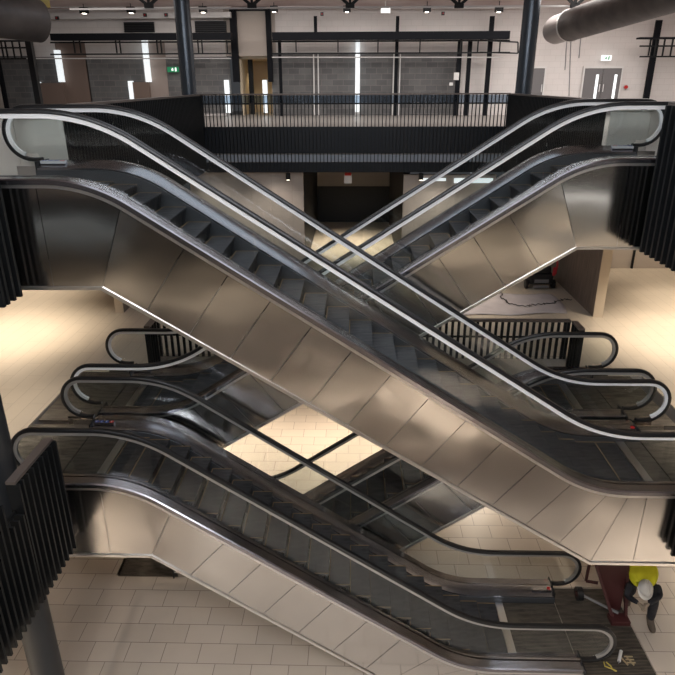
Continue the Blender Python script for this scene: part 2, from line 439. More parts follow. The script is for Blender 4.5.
            yl.box((.0,sw0-y0,.0015),(px-.004,sw0-y0+.014,.004)); yl.box((.0,sw1-y0-.014,.0015),(px-.004,sw1-y0,.004)); yl.box((0,sw0-y0+.014,.0015),(.012,sw1-y0-.014,.004))
            ye = mk(yl, 'safety_line', 'yellow', st)
            proto = (st, ri, ye)
            o = st
        else:
            o = proto[0].copy(); COL.objects.link(o); o.parent = root
            for c in proto[1:]:
                if c is proto[1] and drop < .03: continue
                d = c.copy(); COL.objects.link(d); d.parent = o
        o.location = Vector((M(x), y0, z-.012))-root.location
        x += px; i += 1
    if True:
        # first step is flat at the top: drop its riser
        pass
    xend = x
    # comb plates and landing plates
    pa = top_plate if top_plate is not None else -5.6; pb = low_plate if low_plate is not None else 5.6
    for (c0, c1, z, e) in ((T['nose'][0][0]-.78, pa, top, -1), (xend+.01, pb, low, 1)):
        build(MB().box((c0, sw0, z-.02), (c0+e*.13, sw1, z+.004)), 'comb_plate', 'comb', root)
        inner = xa+.46 if e < 0 else xb-.46
        build(MB().box((c0+e*.132, sw0, z-.03), (inner, sw1, z)), 'landing_plate', 'grate', root)
        build(MB().box((inner+e*.021, y0-.15, z-.03), (c1, y1+.15, z)), 'landing_plate', 'steel_guard' if z > 4 else 'grate', root)
    # safety pictograms and stop buttons on the inner deck ends
    for (xe, z, sgn) in ((xa+.46, top+T['deck'][0][1], 1), (xb-.46, low+T['deck'][1][1], -1)):
        pz = z-.02; yy = y1-.10
        mb = MB().prismz([(xe+sgn*(.05), yy-.045),(xe+sgn*.40, yy-.045),(xe+sgn*.40, yy+.045),(xe+sgn*.05, yy+.045)], z-.03, z+.010)
        pl = build(mb, 'sign_plate', 'sign_panel' if sgn > 0 and top > 1 else 'deck_steel', root)
        for j in range(4):
            if sgn < 0 and j: break
            cx = xe+sgn*(.10+.085*j)
            mt = 'blue' if j < 3 and sgn > 0 else 'red'
            ring = [(cx+.034*math.cos(a*math.pi/8), yy+.034*math.sin(a*math.pi/8)) for a in range(16)]
            build(MB().prismz(ring, z+.010, z+.022 if sgn < 0 else z+.013), 'safety_sign' if sgn > 0 else 'stop_button', mt, root)
            if sgn > 0:
                build(MB().box((cx-.006,yy-.018,z+.0135),(cx+.006,yy+.016,z+.0155)), 'pictogram', 'white', root)
    return root

escalator('front steel escalator descending from upper left to the middle floor at right, over all others', YC[0], TYPE_A, top_plate=-5.6, low_plate=5.85)
escalator('rear steel escalator climbing from the middle floor at left to the upper right level', YC[2], TYPE_A, mir=.30, top_plate=-5.6, low_plate=5.85)
escalator('lowest front escalator descending from middle floor at left down to the worker on ground', YC[0], TYPE_C, floor_clip=L0, top_plate=-5.6, low_plate=5.0)
escalator('rear lower escalator, mostly hidden in the gap, descending from middle floor at right', YC[2], TYPE_C, mir=.30, floor_clip=L0, top_plate=-5.3, low_plate=4.95)

# ------------------------------------------------------------ slatted railings
def railing(label, P, Q, floor, ztop, zlow, spacing=.115, fin=(.022,.05), mid=None, infill=False, fascia=True, group=None, posts=True, out=None, gap=0):
    """P,Q: (x,y) ends of the rail line; out: unit vector pointing into the void"""
    P, Q = Vector(P), Vector(Q); d = (Q-P); L = d.length; d.normalize()
    n = Vector(out)
    root = empty('slatted_railing', (P.x, P.y, floor), label, 'railing', group)
    def seg(a, b, off0, off1, z0, z1):
        p0, p1 = P+d*a+n*off0, P+d*b+n*off1
        return MB().box((min(p0.x,p1.x),min(p0.y,p1.y),z0),(max(p0.x,p1.x),max(p0.y,p1.y),z1))
    seg(gap,L,-.06,.06,ztop-.04,ztop).build('top_rail','rail_top',root)
    if mid: seg(0,L,-.025,-.002,mid-.02,mid+.02).build('mid_rail','black',root)
    k = int(L/spacing)
    for i in range(k+1):
        a = min(i*L/k, L-fin[0])
        seg(a, a+fin[0], 0., fin[1], zlow, ztop-.042 if a >= gap else ztop-.45).build('baluster','black',root)
    if infill: seg(.01,L-.01,-.045,-.03,mid+.0,ztop-.05).build('infill_panel','glass_dark',root)
    seg(gap,gap+.05,-.06,-.0,floor,ztop-.042).build('end_post','black',root); seg(L-.05,L,-.06,-.0,floor,ztop-.042).build('end_post','black',root)
    return root
# upper level
railing('long black slatted railing across the far edge of the upper level', (-4.36,19.0), (4.38,19.0), H, 5.23, 3.10, .105, mid=4.96, infill=True, out=(0,-1))
railing('black slatted railing along the upper level left side, behind the front escalator', (-4.40,18.88), (-4.40,9.8), H, 5.22, 3.10, .125, (.03,.06), mid=4.96, infill=True, out=(1,0))
railing('black slatted railing along the upper level right side, behind the rear escalator', (4.42,18.88), (4.42,11.95), H, 5.22, 3.10, .125, (.03,.06), mid=4.96, infill=True, out=(-1,0))
railing('black finned panel at right edge of frame beside the upper right steel end', (4.46,9.50), (4.46,8.30), H, 5.24, 3.10, .15, (.05,.09), out=(-1,0))
railing('black finned panel at left edge of frame under the upper left steel end', (-4.22,7.38), (-4.22,6.93), H, 5.0, 3.05, .15, (.05,.09), out=(1,0))
# middle level
railing('short black slatted railing in the lower left corner between column and escalator', (-4.13,7.30), (-4.13,6.27), 0, 1.05, -.80, .115, (.035,.10), mid=.62, out=(1,0))
railing('black slatted railing at the bottom left edge in front of the round column', (-4.13,6.25), (-4.13,2.4), 0, 1.05, -.80, .115, (.035,.10), mid=.62, out=(1,0), gap=.34)
railing('black slatted railing at the back of the middle floor opening behind the rear escalators', (-4.20,12.5), (4.58,12.5), 0, .87, -.02, .13, (.055,.04), mid=.47, out=(0,-1))
railing('short return railing at the left end of the back opening railing', (-4.24,12.42), (-4.24,11.95), 0, .88, -.75, .12, (.03,.05), out=(1,0))
railing('short return railing at the right end of the back opening railing', (4.64,12.42), (4.64,11.95), 0, .88, -.75, .12, (.03,.05), out=(-1,0))
railing('black finned panel at the lower right edge beside the front escalator landing', (4.86,7.36), (4.86,6.9), 0, 1.05, -1.05, .15, (.05,.09), out=(-1,0))

# ------------------------------------------------------------ setting
XL, XR, YF, YB = -15., 15., -9., 28.5
struct('floor', B(XL,XR,YF,YB,L0-.3,L0-.031), 'floor_ground')
def plan_slab(name, rects, z0, z1, m): 
    for r in rects: struct(name, B(r[0],r[1],r[2],r[3],z0,z1), m)
l1 = [(XL,-4.21,YF,7.42), (XL,-5.62,7.42,11.65), (XL,-4.28,11.65,12.52), (4.94,XR,6.86,7.42), (5.87,XR,7.42,11.65), (4.68,XR,11.65,12.52), (XL,XR,12.52,YB), (-4.21,XR,YF,.9)]
for r in l1:
    struct('floor', B(r[0],r[1],r[2],r[3],-.03,0), 'floor_first'); struct('ceiling', B(r[0],r[1],r[2],r[3],-.9,-.031), 'slab')
l2 = [(XL,-4.30,6.88,7.42), (XL,-5.62,7.42,9.64), (XL,-4.45,9.64,19.05), (4.54,XR,8.26,9.55), (5.62,XR,9.55,11.70), (4.48,XR,11.70,19.05), (XL,XR,19.05,33), (XL,XR,YF,.7)]
for r in l2:
    struct('floor', B(r[0],r[1],r[2],r[3],H-.03,H), 'floor_second'); struct('ceiling', B(r[0],r[1],r[2],r[3],3.12,H-.031), 'soffit')
# ground floor plate filling the level difference (thin screed under landings)
struct('floor', B(XL,-4.6,YF,YB,L0-.031,L0-.0), 'floor_ground')
struct('floor', B(-4.6,5.02,YF,7.44,L0-.031,L0), 'floor_ground'); struct('floor', B(-4.6,5.02,9.50,9.60,L0-.031,L0), 'floor_ground')
struct('floor', B(5.02,XR,YF,YB,L0-.031,L0), 'floor_ground'); struct('floor', B(-4.6,5.02,11.62,YB,L0-.031,L0), 'floor_ground')
struct('floor', B(-4.6,1.6,7.44,9.50,L0-.031,L0), 'floor_ground'); struct('floor', B(-1.2,5.02,9.60,11.62,L0-.031,L0), 'floor_ground')
# fascias
struct('trim_1', B(-4.36,4.38,19.0,19.04,3.60,H+.12), 'fascia'); struct('trim_2', B(-4.36,4.38,19.0,19.04,3.36,3.56), 'fascia_light'); struct('trim_3', B(-4.36,4.38,19.0,19.04,3.06,3.34), 'fascia')
struct('trim_4', B(-4.46,-4.42,9.8,19.0,3.06,H+.1), 'fascia'); struct('trim_5', B(4.44,4.48,11.9,19.0,3.06,H+.1), 'fascia')
struct('trim_6', B(-4.29,-4.25,6.9,7.40,3.02,H+.1), 'fascia'); struct('trim_7', B(4.49,4.53,8.28,9.52,3.08,5.1), 'fascia')
struct('trim_8', B(-4.20,-4.17,2.4,7.36,-.80,-.04), 'fascia'); struct('trim_9', B(4.90,4.93,6.88,7.40,-1.05,.9), 'fascia')
struct('trim_10', B(-4.2,4.6,12.53,12.56,-.9,-.0), 'fascia')
# walls
struct('wall_left', B(XL-.2,XL,YF,33,L0,8.5), 'panel_cream'); struct('wall_right', B(XR,XR+.2,YF,33,L0,8.5), 'panel_cream')
struct('wall_front', B(XL,XR,YF-.2,YF,L0,8.5), 'fascia')
struct('wall_back', B(XL,-5.35,YB,YB+.2,H,8.34), 'block_white'); struct('wall_back', B(-3.25,XR,YB,YB+.2,H,8.34), 'block_white')
struct('wall_back', B(-5.35,-3.25,YB,YB+.2,6.55,8.34), 'panel_cream')
struct('ceiling', B(XL,XR,YF,33,8.34,8.5), 'ceiling')
# middle level back walls
struct('wall_back', B(-4.95,-1.52,19.25,19.45,0,3.12), 'pier'); struct('wall_back', B(1.50,4.25,19.25,19.45,0,2.95), 'pier')
struct('wall_left', B(-1.72,-1.52,19.45,26.7,0,3.12), 'black'); struct('wall_right', B(1.50,1.70,19.45,26.7,0,3.12), 'black')
struct('wall_back', B(-1.52,1.50,26.7,26.9,0,1.5), 'black'); struct('wall_back', B(-1.52,1.50,26.7,26.9,1.5,3.12), 'slab')
for i in range(7):
    x = 6.45+i*1.22; struct('wall_back', B(x,x+1.16,19.6,19.8,0,3.12), 'panel_cream'); struct('trim_%d' % (20+i), B(x+1.16,x+1.22,19.55,19.8,0,3.12), 'black')
    x = -13.9+i*1.22; struct('wall_back', B(x,x+1.16,19.6,19.8,0,3.12), 'panel_cream')
struct('wall_back', B(XL,XR,20,20.2,L0,-.9), 'panel_cream')
struct('window_9', B(2.0,2.75,19.2,19.24,2.78,2.86), 'lit'); struct('window_1', B(3.0,4.15,19.2,19.24,2.72,2.86), 'lit')
# fin walls on the middle floor
def fin(x0,x1,y0,y1,label):
    r = empty('fin_wall', ((x0+x1)/2,(y0+y1)/2,0), label, 'partition wall')
    B(x0,x1,y0+.03,y1,0,3.11).build('panelling','wood_fin',r); B(x0-.004,x1+.004,y0,y0+.028,0,3.11).build('end_face','fin_edge',r); return r
fin(6.07,6.30,15.05,19.58,'brown panelled fin wall with pale end face on middle floor, under the upper right landing')
fin(-6.13,-5.93,15.15,16.5,'narrow fin wall with pale end face on middle floor, below the upper left steel panels')
# steel guards behind the landings
def guard(x0,x1,y,zt,label):
    r = empty('guard_panel', ((x0+x1)/2,y,H), label, 'guard panel'); n = 3
    for i in range(n):
        a = x0+(x1-x0)*i/n; b = x0+(x1-x0)*(i+1)/n
        B(a+.005,b-.005,y-.012,y+.012,H,zt).build('sheet','steel_guard',r)
    B(x0,x1,y-.03,y+.03,zt+.001,zt+.03).build('cap','edge_steel',r); return r
guard(-6.5,-4.29,9.66,5.03,'pale brushed steel guard behind the handrail loop of upper left landing')
guard(4.48,6.6,11.76,5.02,'pale brushed steel guard behind the handrail loop of upper right landing')

# columns
def column(x,y,r,z0,z1,label):
    o = empty('round_column', (x,y,z0), label, 'column', None)
    MB().tube([(x,y,z0),(x,y,z1)], r, 28).build('shaft','column' if z0 > 0 else 'column_shaded',o,smooth=True)
    MB().tube([(x,y,z0),(x,y,z0+.03)], r+.05, 28).build('base_ring','black',o,smooth=True); return o
column(-4.48,6.63,.215,L0,3.04,'round steel column, darkened as in shade, rising from ground behind the bottom left railing')
column(-4.86,19.75,.225,H,8.33,'dark blue round column behind the left end of far upper railing')
column(4.92,19.75,.235,H,8.33,'dark blue round column behind the right end of far upper railing')

# ------------------------------------------------------------ upper level back wall, things placed against it
YW = YB
def wrect(u0,v0,u1,v1,t=.06,y=None,back=0):
    y = YW-back if y is None else y
    a = at((u0+u1)/2,v0,y=y-t); b = at((u0+u1)/2,v1,y=y-t); l = at(u0,(v0+v1)/2,y=y-t); r = at(u1,(v0+v1)/2,y=y-t)
    return MB().box((l.x,y-t,b.z),(r.x,y-.001,a.z))
for i,(u0,v0,u1,v1,m) in enumerate([(4,56,34,113,'block_grey'),(35,57,60,113,'block_grey'),(89,57,145,113,'block_grey'),(168,57,231,113,'block_grey'),
        (272,53,355,116,'block_grey'),(360,53,460,116,'block_grey'),(60,42,89,113,'panel_brown'),(145.5,42,167.5,113,'panel_beige')]):
    struct('wall_back', wrect(u0,v0,u1,v1,.05), m)
struct('wall_back', wrect(41,83,65,113,.25), 'panel_brown'); struct('wall_back', wrect(134,82,150,113,.25), 'panel_brown')
struct('wall_back', wrect(235,10,268,56,.12), 'panel_cream')
struct('wall_left', B(-4.85,-4.75,YB+.2,YB+3.5,H,6.55), 'corridor'); struct('wall_right', B(-3.45,-3.35,YB+.2,YB+3.5,H,6.55), 'corridor')
struct('wall_back', B(-4.85,-3.35,YB+3.5,YB+3.7,H,6.55), 'corridor'); struct('ceiling', B(-4.85,-3.35,YB+.2,YB+3.5,6.45,6.55), 'corridor')
win = [(56,50,60.5,82),(36,82,40.5,105),(143.5,40,148,82),(129,81,133,104),(225,80,229,113),(263,80,267,113),(355.5,40,359.5,112)]
for i,w in enumerate(win): struct('window_%d' % (i+2), wrect(*w,t=.28,back=.0), 'lit')
# door way frame
r = empty('portal_frame', at(252,100,y=28.2), 'tall black steel portal framing the yellow-lit corridor doorway', 'frame')
wrect(231,8,237.5,82,.2,28.35).build('jamb','black_blue',r); wrect(266.5,8,271.5,82,.2,28.35).build('jamb','black_blue',r); wrect(231,7.4,271.5,10.5,.22,28.34).build('lintel','black_blue',r)
tag(wrect(249,58,253.5,114.2,.1,29.6).build('corridor_post','black'), 'black post standing inside the yellow-lit corridor', 'post')
# girders
def girder(label, u0, u1, v0, v1, lows, struts, y=27.4, bevel=False):
    r = empty('steel_girder', at((u0+u1)/2, v1, y=y), label, 'girder')
    wrect(u0,v0,u1,v1,.35,y).build('beam','black_blue',r)
    wrect(u0,lows[0],u1,lows[0]+1.6,.05,y).build('hanging_rail','black',r); wrect(u0,lows[1],u1,lows[1]+1.5,.05,y).build('hanging_rail','black',r)
    if 500 < u1 < 600:
        p = [at(480,lows[0],y=y-.06),at(518,lows[0]+2,y=y-.7),at(518,lows[1]+1,y=y-.7),at(480,lows[1],y=y-.06)]
        for a,b in zip(p, p[1:]): MB().bar(a,b,.05,.05).build('end_bracket','black',r)
    for s in struts: wrect(s-.6,v1+.2,s+.6,lows[1]-.1,.06,y-.06).build('strut','black',r)
    return r
girder('black girder with hanging ladder rails on the upper wall left of the portal', 50,231,33,40,(41.3,53.2),[74,80,116,120,157,161,198,202,227])
girder('black girder with hanging ladder rails on the upper wall right of the portal', 272,510,31.5,39.5,(40.2,52.3),[296,338,378,420,461,478,500])
girder('short black ladder frame on the upper wall at the far right', 640,690,37,38.8,(45.2,55.8),[650,656,664,672])
girder('short black ladder frame at the far left above the grey blocks', -20,26,40.2,41.4,(47,58),[2,6,13,20])
def post(u0,u1,v0,v1,label,m='black_blue',t=.1,y=28.0):
    o = wrect(u0,v0,u1,v1,t,y); z = min(v[2] for v in o.v)
    if v1 > 100: o.v = [(a,b,(H if abs(c-z) < 1e-6 else c)) for a,b,c in o.v]
    return tag(o.build('steel_post',m), label, 'post')
post(33,38,42,113,'black post beside the leftmost grey block panel'); post(0,4,57,113,'black post at the left edge of the frame')
post(279,282,40,112,'black post just right of the portal doorway'); post(313.8,317,16,32,'short black hanger above the girder near the centre window pair')
post(394.8,398,16,112,'tall black post through the girder between two grey block panels'); post(456,460.5,40,113,'black post at the right end of the grey blocks')
post(466,470,40,116,'slim black post on white wall, middle of three'); post(486.5,491,16,114,'tall black post on white wall under the girder end')
post(649,655,20,112,'black post on white wall at the far right')
for u in (314,318.4,393.2,399.5):
    tag(wrect(u-.6,54,u+.6,115.2,.05,28.44).build('white_mullion','white'), 'thin white upright in front of grey blocks, one of two pairs', 'mullion', 'white uprights on the grey block wall')
for (u0,u1,v) in ((0,231,58.5),(272,505,57.3),(0,231,61)):
    if v > 60: continue
    a, b = at(u0,v,y=27.9), at(u1,v,y=27.9)
    tag(MB().tube([a,b],.022,8).build('wall_pipe','white',smooth=True), 'thin white pipe below the ladder rails, %s of the portal' % ('left' if u0 == 0 else 'right'), 'pipe')
a,b = at(-10,17,y=27.9), at(231,15,y=27.9)
tag(MB().bar(a,b,.25,.2).build('cornice_beam','white'), 'white beam along the top of the wall left of the portal', 'beam')
a,b = at(272,7.3,y=27.6), at(525,7.3,y=27.6)
tag(MB().bar(a,b,.06,.07).build('service_rail','white'), 'long white service rail along the ceiling right of the portal', 'rail')
a,b = at(0,7.3,y=27.0), at(231,7.3,y=27.0)
tag(MB().bar(a,b,.04,.04).build('service_rail','white'), 'thin pale service rail along the ceiling left of the portal', 'rail')
# vents
def vent(u0,v0,u1,v1,label):
    r = empty('louvre_vent', at((u0+u1)/2,v1,y=28.4), label, 'vent')
    wrect(u0,v0,u1,v1,.08,28.45).build('back_panel','machine_black',r)
    for i in range(6):
        v = v0+(v1-v0)*(i+.3)/6; wrect(u0,v,u1,v+.7,.05,28.37).build('slat','black_blue',r)
vent(124,22,154,32.3,'dark louvre vent high on the wall, left of the left column'); vent(195,21,226,32.3,'dark louvre vent high on the wall, between left column and portal')
# ceiling spots and lights
for (u,v,lab) in ((84,11,'first ceiling spotlight at the far left'),(131,10.5,'ceiling spotlight above the left louvre vent'),(203,10,'ceiling spotlight right of left column'),(274,9.5,'ceiling spotlight at the corner of the portal'),
        (347,9.5,'ceiling spotlight near the middle of the far wall'),(427,9.5,'ceiling spotlight left of three black posts'),(499,9.5,'ceiling spotlight nearest the right column')):
    c = at(u,v,y=26.8); r = empty('ceiling_spotlight', c, 'black box-shaped '+lab, 'spotlight')
    B(c.x-.14,c.x+.14,c.y-.12,c.y+.12,c.z-.08,c.z+.12).build('housing','black',r); B(c.x-.06,c.x+.06,c.y-.08,c.y+.08,c.z-.1,c.z-.081).build('lens','lamp',r)
    MB().tube([(c.x,c.y,c.z+.12),(c.x,c.y,8.34)],.015,6).build('stem','black',r)
for (u,v,lab) in ((145,15,'left of the two between vent and column'),(166,15,'nearest to the left column'),(322,14,'right of the portal'),(443,13.5,'left of the tall black post'),(57,18,'above the left girder')):
    c = at(u,v,y=27.6); r = empty('wall_sensor', c, 'small black sensor box high on the wall, '+lab, 'sensor')
    B(c.x-.06,c.x+.06,c.y-.05,c.y+.05,c.z-.06,c.z+.06).build('housing','black',r); B(c.x-.03,c.x+.03,c.y-.06,c.y-.051,c.z-.03,c.z+.03).build('lens','lens_red',r)
c = at(385.5,10.5,y=26.9); r = empty('emergency_light', c, 'bright white box light by the ceiling at centre', 'light')
B(c.x-.19,c.x+.19,c.y-.06,c.y+.06,c.z-.1,c.z+.1).build('housing','white',r); B(c.x-.17,c.x+.17,c.y-.07,c.y-.061,c.z-.08,c.z+.08).build('diffuser','sign_white',r); MB().tube([(c.x,c.y,c.z+.1),(c.x,c.y,8.34)],.015,6).build('stem','white',r)
def exit_sign(u,v,w,h,label,lit):
    c = at(u,v,y=28.2); r = empty('exit_sign', c, label, 'exit sign')
    B(c.x-w,c.x+w,c.y,c.y+.05,c.z-h,c.z+h).build('housing','sign_white' if lit else 'exit_green',r)
    m = 'exit_green' if lit else 'sign_white'
    B(c.x-w*.25,c.x+w*.05,c.y-.012,c.y-.002,c.z-h*.5,c.z+h*.3).build('running_figure',m,r)
    B(c.x-w*.12,c.x+w*.02,c.y-.012,c.y-.002,c.z+h*.35,c.z+h*.6).build('running_figure',m,r)
    B(c.x+w*.35,c.x+w*.6,c.y-.012,c.y-.002,c.z-h*.7,c.z+h*.7).build('door_symbol',m,r)
    return r
exit_sign(173,69.5,.24,.10,'green exit sign on the grey blocks left of the left column',False); exit_sign(606.5,58,.2,.1,'lit white exit sign above the double doors',True)
tag(wrect(454,72.5,459,80,.08,27.88).build('wall_box','white'), 'small white box on the black post at the end of grey blocks', 'box')
tag(wrect(449.5,82.5,453,85.5,.08,27.9).build('wall_box','white'), 'tiny white wall box low left of the post at grey block end', 'box')
c = at(626,87,y=28.4); tag(MB().tube([(c.x,28.46,c.z),(c.x,28.36,c.z)],.07,14).build('alarm_bell','red',smooth=True), 'small red alarm on the white wall right of the double doors', 'alarm')
# doors
def door(nm,u0,v0,u1,label,leaves,lites):
    a = at(u0,v0,y=28.4); b = at(u1,v0,y=28.4); r = empty(nm, ((a.x+b.x)/2,28.4,H)); r['kind'] = 'structure'; r['label'] = label
    B(a.x-.06,b.x+.06,28.36,28.42,a.z-.01,a.z+.06).build('door_frame','white',r); B(b.x,b.x+.06,28.36,28.42,H,a.z-.011).build('door_frame','white',r); B(a.x-.06,a.x,28.36,28.42,H,a.z-.011).build('door_frame','white',r)
    w = (b.x-a.x)/leaves
    for i in range(leaves):
        x0 = a.x+w*i; lf = B(x0+.01,x0+w-.01,28.37,28.41,H+.01,a.z-.02).build('door_leaf','door_grey',r)
        for t in lites: B(x0+w*t-.055,x0+w*t+.055,28.355,28.368,H+.25,a.z-.25).build('glazing','lit',r)
        MB().tube([(x0+w*(.9 if i == 0 else .1),28.33,H+.9),(x0+w*(.9 if i == 0 else .1),28.33,H+1.2)],.015,6).build('handle','alu',r)
    return r
door('door_1',528,68,545,'grey door right of the right column',1,())
door('door_2',585,68,622,'grey double door with bright glazing strips under the lit exit sign',2,(.72,))
# hanging wires right
for k,(u,v0,v1) in enumerate(((567,38,70),(571,36,96),(581,35,58),(450,58,82))):
    a, b = at(u,v0,y=28.475), at(u-2,v1,y=28.475)
    tag(MB().tube([a,b],.018,6).build('conduit','grey_plastic',smooth=True), ['thin grey conduit on the white wall, leftmost beside the duct','longest thin grey conduit on the white wall by the duct','thin grey conduit left of the lit exit sign','thin grey conduit above the tiny wall box'][k], 'conduit')
# roof truss diagonals
def roof_truss(u, label, Y=22.0):
    n = at(u,7,y=Y); r = empty('roof_truss', n, label, 'truss')
    n.z += .03
    for dx in (-.75,0,.75): MB().bar(n, (n.x+dx,Y,8.33), .09 if dx else .07, .09).build('brace','black',r)
    B(n.x-.14,n.x+.14,Y-.05,Y+.05,n.z-.06,n.z+.05).build('node_plate','black',r); return r
for u,l in ((149,'black roof brace above the left vent'),(252,'black roof brace above the portal'),(350,'black roof brace above the middle of the far wall'),(459,'black roof brace left of right column'),(575,'black roof brace above the right duct')): roof_truss(u,l)
tag(B(-9,9,22.05,22.10,at(337,7,y=22).z-.03,at(337,7,y=22).z+.02).build('bottom_chord','white'), 'long pale roof tie running under all roof braces', 'roof tie')
# ducts
r = empty('ventilation_duct', (5.5,15,6.6), 'large brown-grey round duct with metal collar at upper right corner', 'duct')
a = at(571,25,y=22.0); b = at(722,-24,y=15.5)
d = (b-a).normalized()
MB().tube([a,b],.46,40).build('pipe','duct',r,smooth=True)
MB().tube([a-d*1.0,a-d*.05],.43,40).build('collar','duct_collar',r,smooth=True); MB().tube([a-d*.05,a+d*.02],.475,40).build('flange','edge_steel',r,smooth=True); MB().tube([a-d*1.2,a-d*1.005],.37,40).build('end_cap','duct_collar',r,smooth=True)
r = empty('ventilation_duct', (-5.6,12,6.5), 'dark round duct end at the upper left corner', 'duct')
a = at(38,21,y=13.0); b = at(-90,2,y=11.0); d = (b-a).normalized()
MB().tube([a,b],.37,40).build('pipe','duct',r,smooth=True)
MB().tube([a-d*.18,a-d*.13,a-d*.06,a],.12,40,.37).build('end_cap','duct',r,smooth=True)
r = empty('lifting_platform', (-5.3,18,7.4), 'yellow lift basket half hidden above the dark duct at upper left', 'lift')
a = at(8,2,y=18); B(a.x-.2,a.x+1.0,17.6,18.2,a.z-.12,a.z+.25).build('basket','tape_yellow',r); B(a.x+.35,a.x+.5,17.8,17.95,H,a.z-.121).build('mast','machine_black',r); B(a.x-.2,a.x+1.0,17.5,18.3,H,H+.3).build('chassis','tape_yellow',r); B(a.x+.5,a.x+.56,17.55,17.59,a.z-.12,a.z+.7).build('post','machine_black',r)

# ------------------------------------------------------------ middle floor ceiling fittings
for u,v,l in ((288,176,'left wood wall'),(421,176,'right wood wall')):
    c = at(u,v,y=18.9); c.z = 2.96; r = empty('wall_spotlight', c, 'small black spotlight under the upper slab over the '+l, 'spotlight')
    MB().tube([(c.x,c.y,c.z-.1),(c.x,c.y,c.z+.09)],.07,14).build('housing','black',r,smooth=True); MB().tube([(c.x,c.y,c.z-.11),(c.x,c.y,c.z-.101)],.05,14).build('lens','lamp',r,smooth=True); MB().tube([(c.x,c.y,c.z+.09),(c.x,c.y,3.12)],.012,6).build('stem','black',r)
c = at(348,177,y=20); r = empty('sprinkler_box', c, 'white and red box on white pipe over the dark lobby', 'fire device')
B(c.x-.12,c.x+.12,19.9,20.1,c.z-.18,c.z+.06).build('housing','white',r); B(c.x-.1,c.x+.1,19.88,20.12,c.z+.061,c.z+.14).build('cap','red',r); MB().tube([(c.x,20,c.z+.14),(c.x,20,3.12)],.02,8).build('drop_pipe','white',r)
tag(MB().tube([(-1.5,20.3,2.98),(1.48,20.3,2.98)],.035,10).build('ceiling_pipe','white',smooth=True), 'white pipe crossing the top of the dark lobby opening', 'pipe')

# ------------------------------------------------------------ dust sheet, cleaning machine, cable
def cloth():
    mb = MB(); nx, ny = 26, 20
    c = [at(458,316,z=0), at(568,314,z=0), at(553,295,z=0), at(484,294,z=0)]
    for j in range(ny+1):
        for i in range(nx+1):
            s, t = i/nx, j/ny
            p = (c[0]*(1-s)+c[1]*s)*(1-t)+(c[3]*(1-s)+c[2]*s)*t
            k = .06*math.sin(6*s+4*t)
            mb.v.append((p.x+k, p.y+.05*math.sin(9*s), .012+.012*(1+math.sin(11*s+3*t)*math.sin(8*t+2*s))))
    for j in range(ny):
        for i in range(nx):
            a = j*(nx+1)+i; mb.f.append((a,a+1,a+nx+2,a+nx+1))
    o = mb.build('dust_sheet','sheet',smooth=True); s = o.modifiers.new('t','SOLIDIFY'); s.thickness = .008; s.offset = -1
    return tag(o, 'crumpled pale lilac dust sheet on middle floor behind back railing', 'sheet')
cloth()
pts = [at(u,v,z=.05) for u,v in ((500,292),(503,299),(511,304),(524,306),(540,304),(553,303),(560,300),(566,299),(571,300))]
q_ = []
for i in range(len(pts)-1):
    for k in range(8):
        t = k/8; p_ = pts[i].lerp(pts[i+1], t); q_.append(p_+Vector((.05*math.sin(7.1*(i*8+k)), .06*math.sin(3.3*(i*8+k)), 0)))
pts = q_
tag(MB().tube(pts,.011,8).build('power_cable','rubber',smooth=True), 'black cable lying loosely across the dust sheet', 'cable')
def cleaner():
    p = at(541,290,z=.0); x,y = p.x, p.y
    r = empty('cleaning_machine', (x,y,0), 'black wheeled cleaning machine with crimson handle under the rear escalator', 'machine')
    y += .35
    B(x-.33,x+.33,y-.30,y+.30,.14,.46).build('body','machine_black',r,bevel=.05)
    B(x-.26,x+.26,y-.26,y+.24,.47,.66).build('tank','machine_black',r,bevel=.05)
    B(x-.2,x+.2,y-.315,y-.301,.2,.30).build('vent_grille','grey_plastic',r)
    for s in (-1,1):
        MB().tube([(x+s*.34,y-.16,.13),(x+s*.42,y-.16,.13)],.13,20).build('wheel','rubber',r,smooth=True)
        MB().tube([(x+s*.38,y-.25,.45),(x+s*.40,y-.26,.7),(x+s*.40,y+.02,1.35)],.03,10).build('handle_arm','machine_crimson',r,smooth=True)
        B(x+s*.28,x+s*.36,y-.33,y-.301,.42,.66).build('lamp_guard','machine_crimson',r)
    MB().tube([(x-.40,y+.02,1.35),(x+.40,y+.02,1.35)],.03,10).build('handle_bar','machine_black',r,smooth=True)
    B(x-.22,x+.22,y-.33,y-.305,.05,.13).build('bumper','grey_plastic',r)
cleaner()

# ------------------------------------------------------------ ground level: lift stand, tools, worker, grate
def PZ(u,v,y): return at(u,v,y=y)
r = empty('lifting_stand', (4.75,9.0,L0), 'dark red tapered lifting stand with wheel and foot beside the worker', 'lifting stand')
yb = 9.05
a,b,c,d = PZ(594,556,yb),PZ(628,556,yb),PZ(621,612,yb-.15),PZ(611,612,yb-.15)
MB().prism([(a.x,a.z),(b.x,b.z),(c.x,c.z),(d.x,d.z)], yb-.12, yb-.05).build('tapered_body','machine_red',r,bevel=.015)
fb = at(618,622,z=L0)
B(fb.x-.16,fb.x+.18,fb.y-.1,fb.y+.12,L0+.001,L0+.10).build('foot','machine_red',r,bevel=.015)
B(fb.x-.09,fb.x+.10,fb.y-.04,fb.y+.06,L0+.101,c.z+.04).build('stem','machine_red',r)
MB().bar(PZ(592,552,yb), (fb.x-.1,fb.y+.05,L0+.08),.05,.05).build('frame_bar','machine_red',r)
MB().bar(PZ(592,552,yb), PZ(586,580,yb+.1),.04,.04).build('frame_bar','machine_red',r)
MB().bar(PZ(586,581,yb+.1), PZ(598,583,yb+.0),.04,.04).build('frame_bar','machine_red',r)
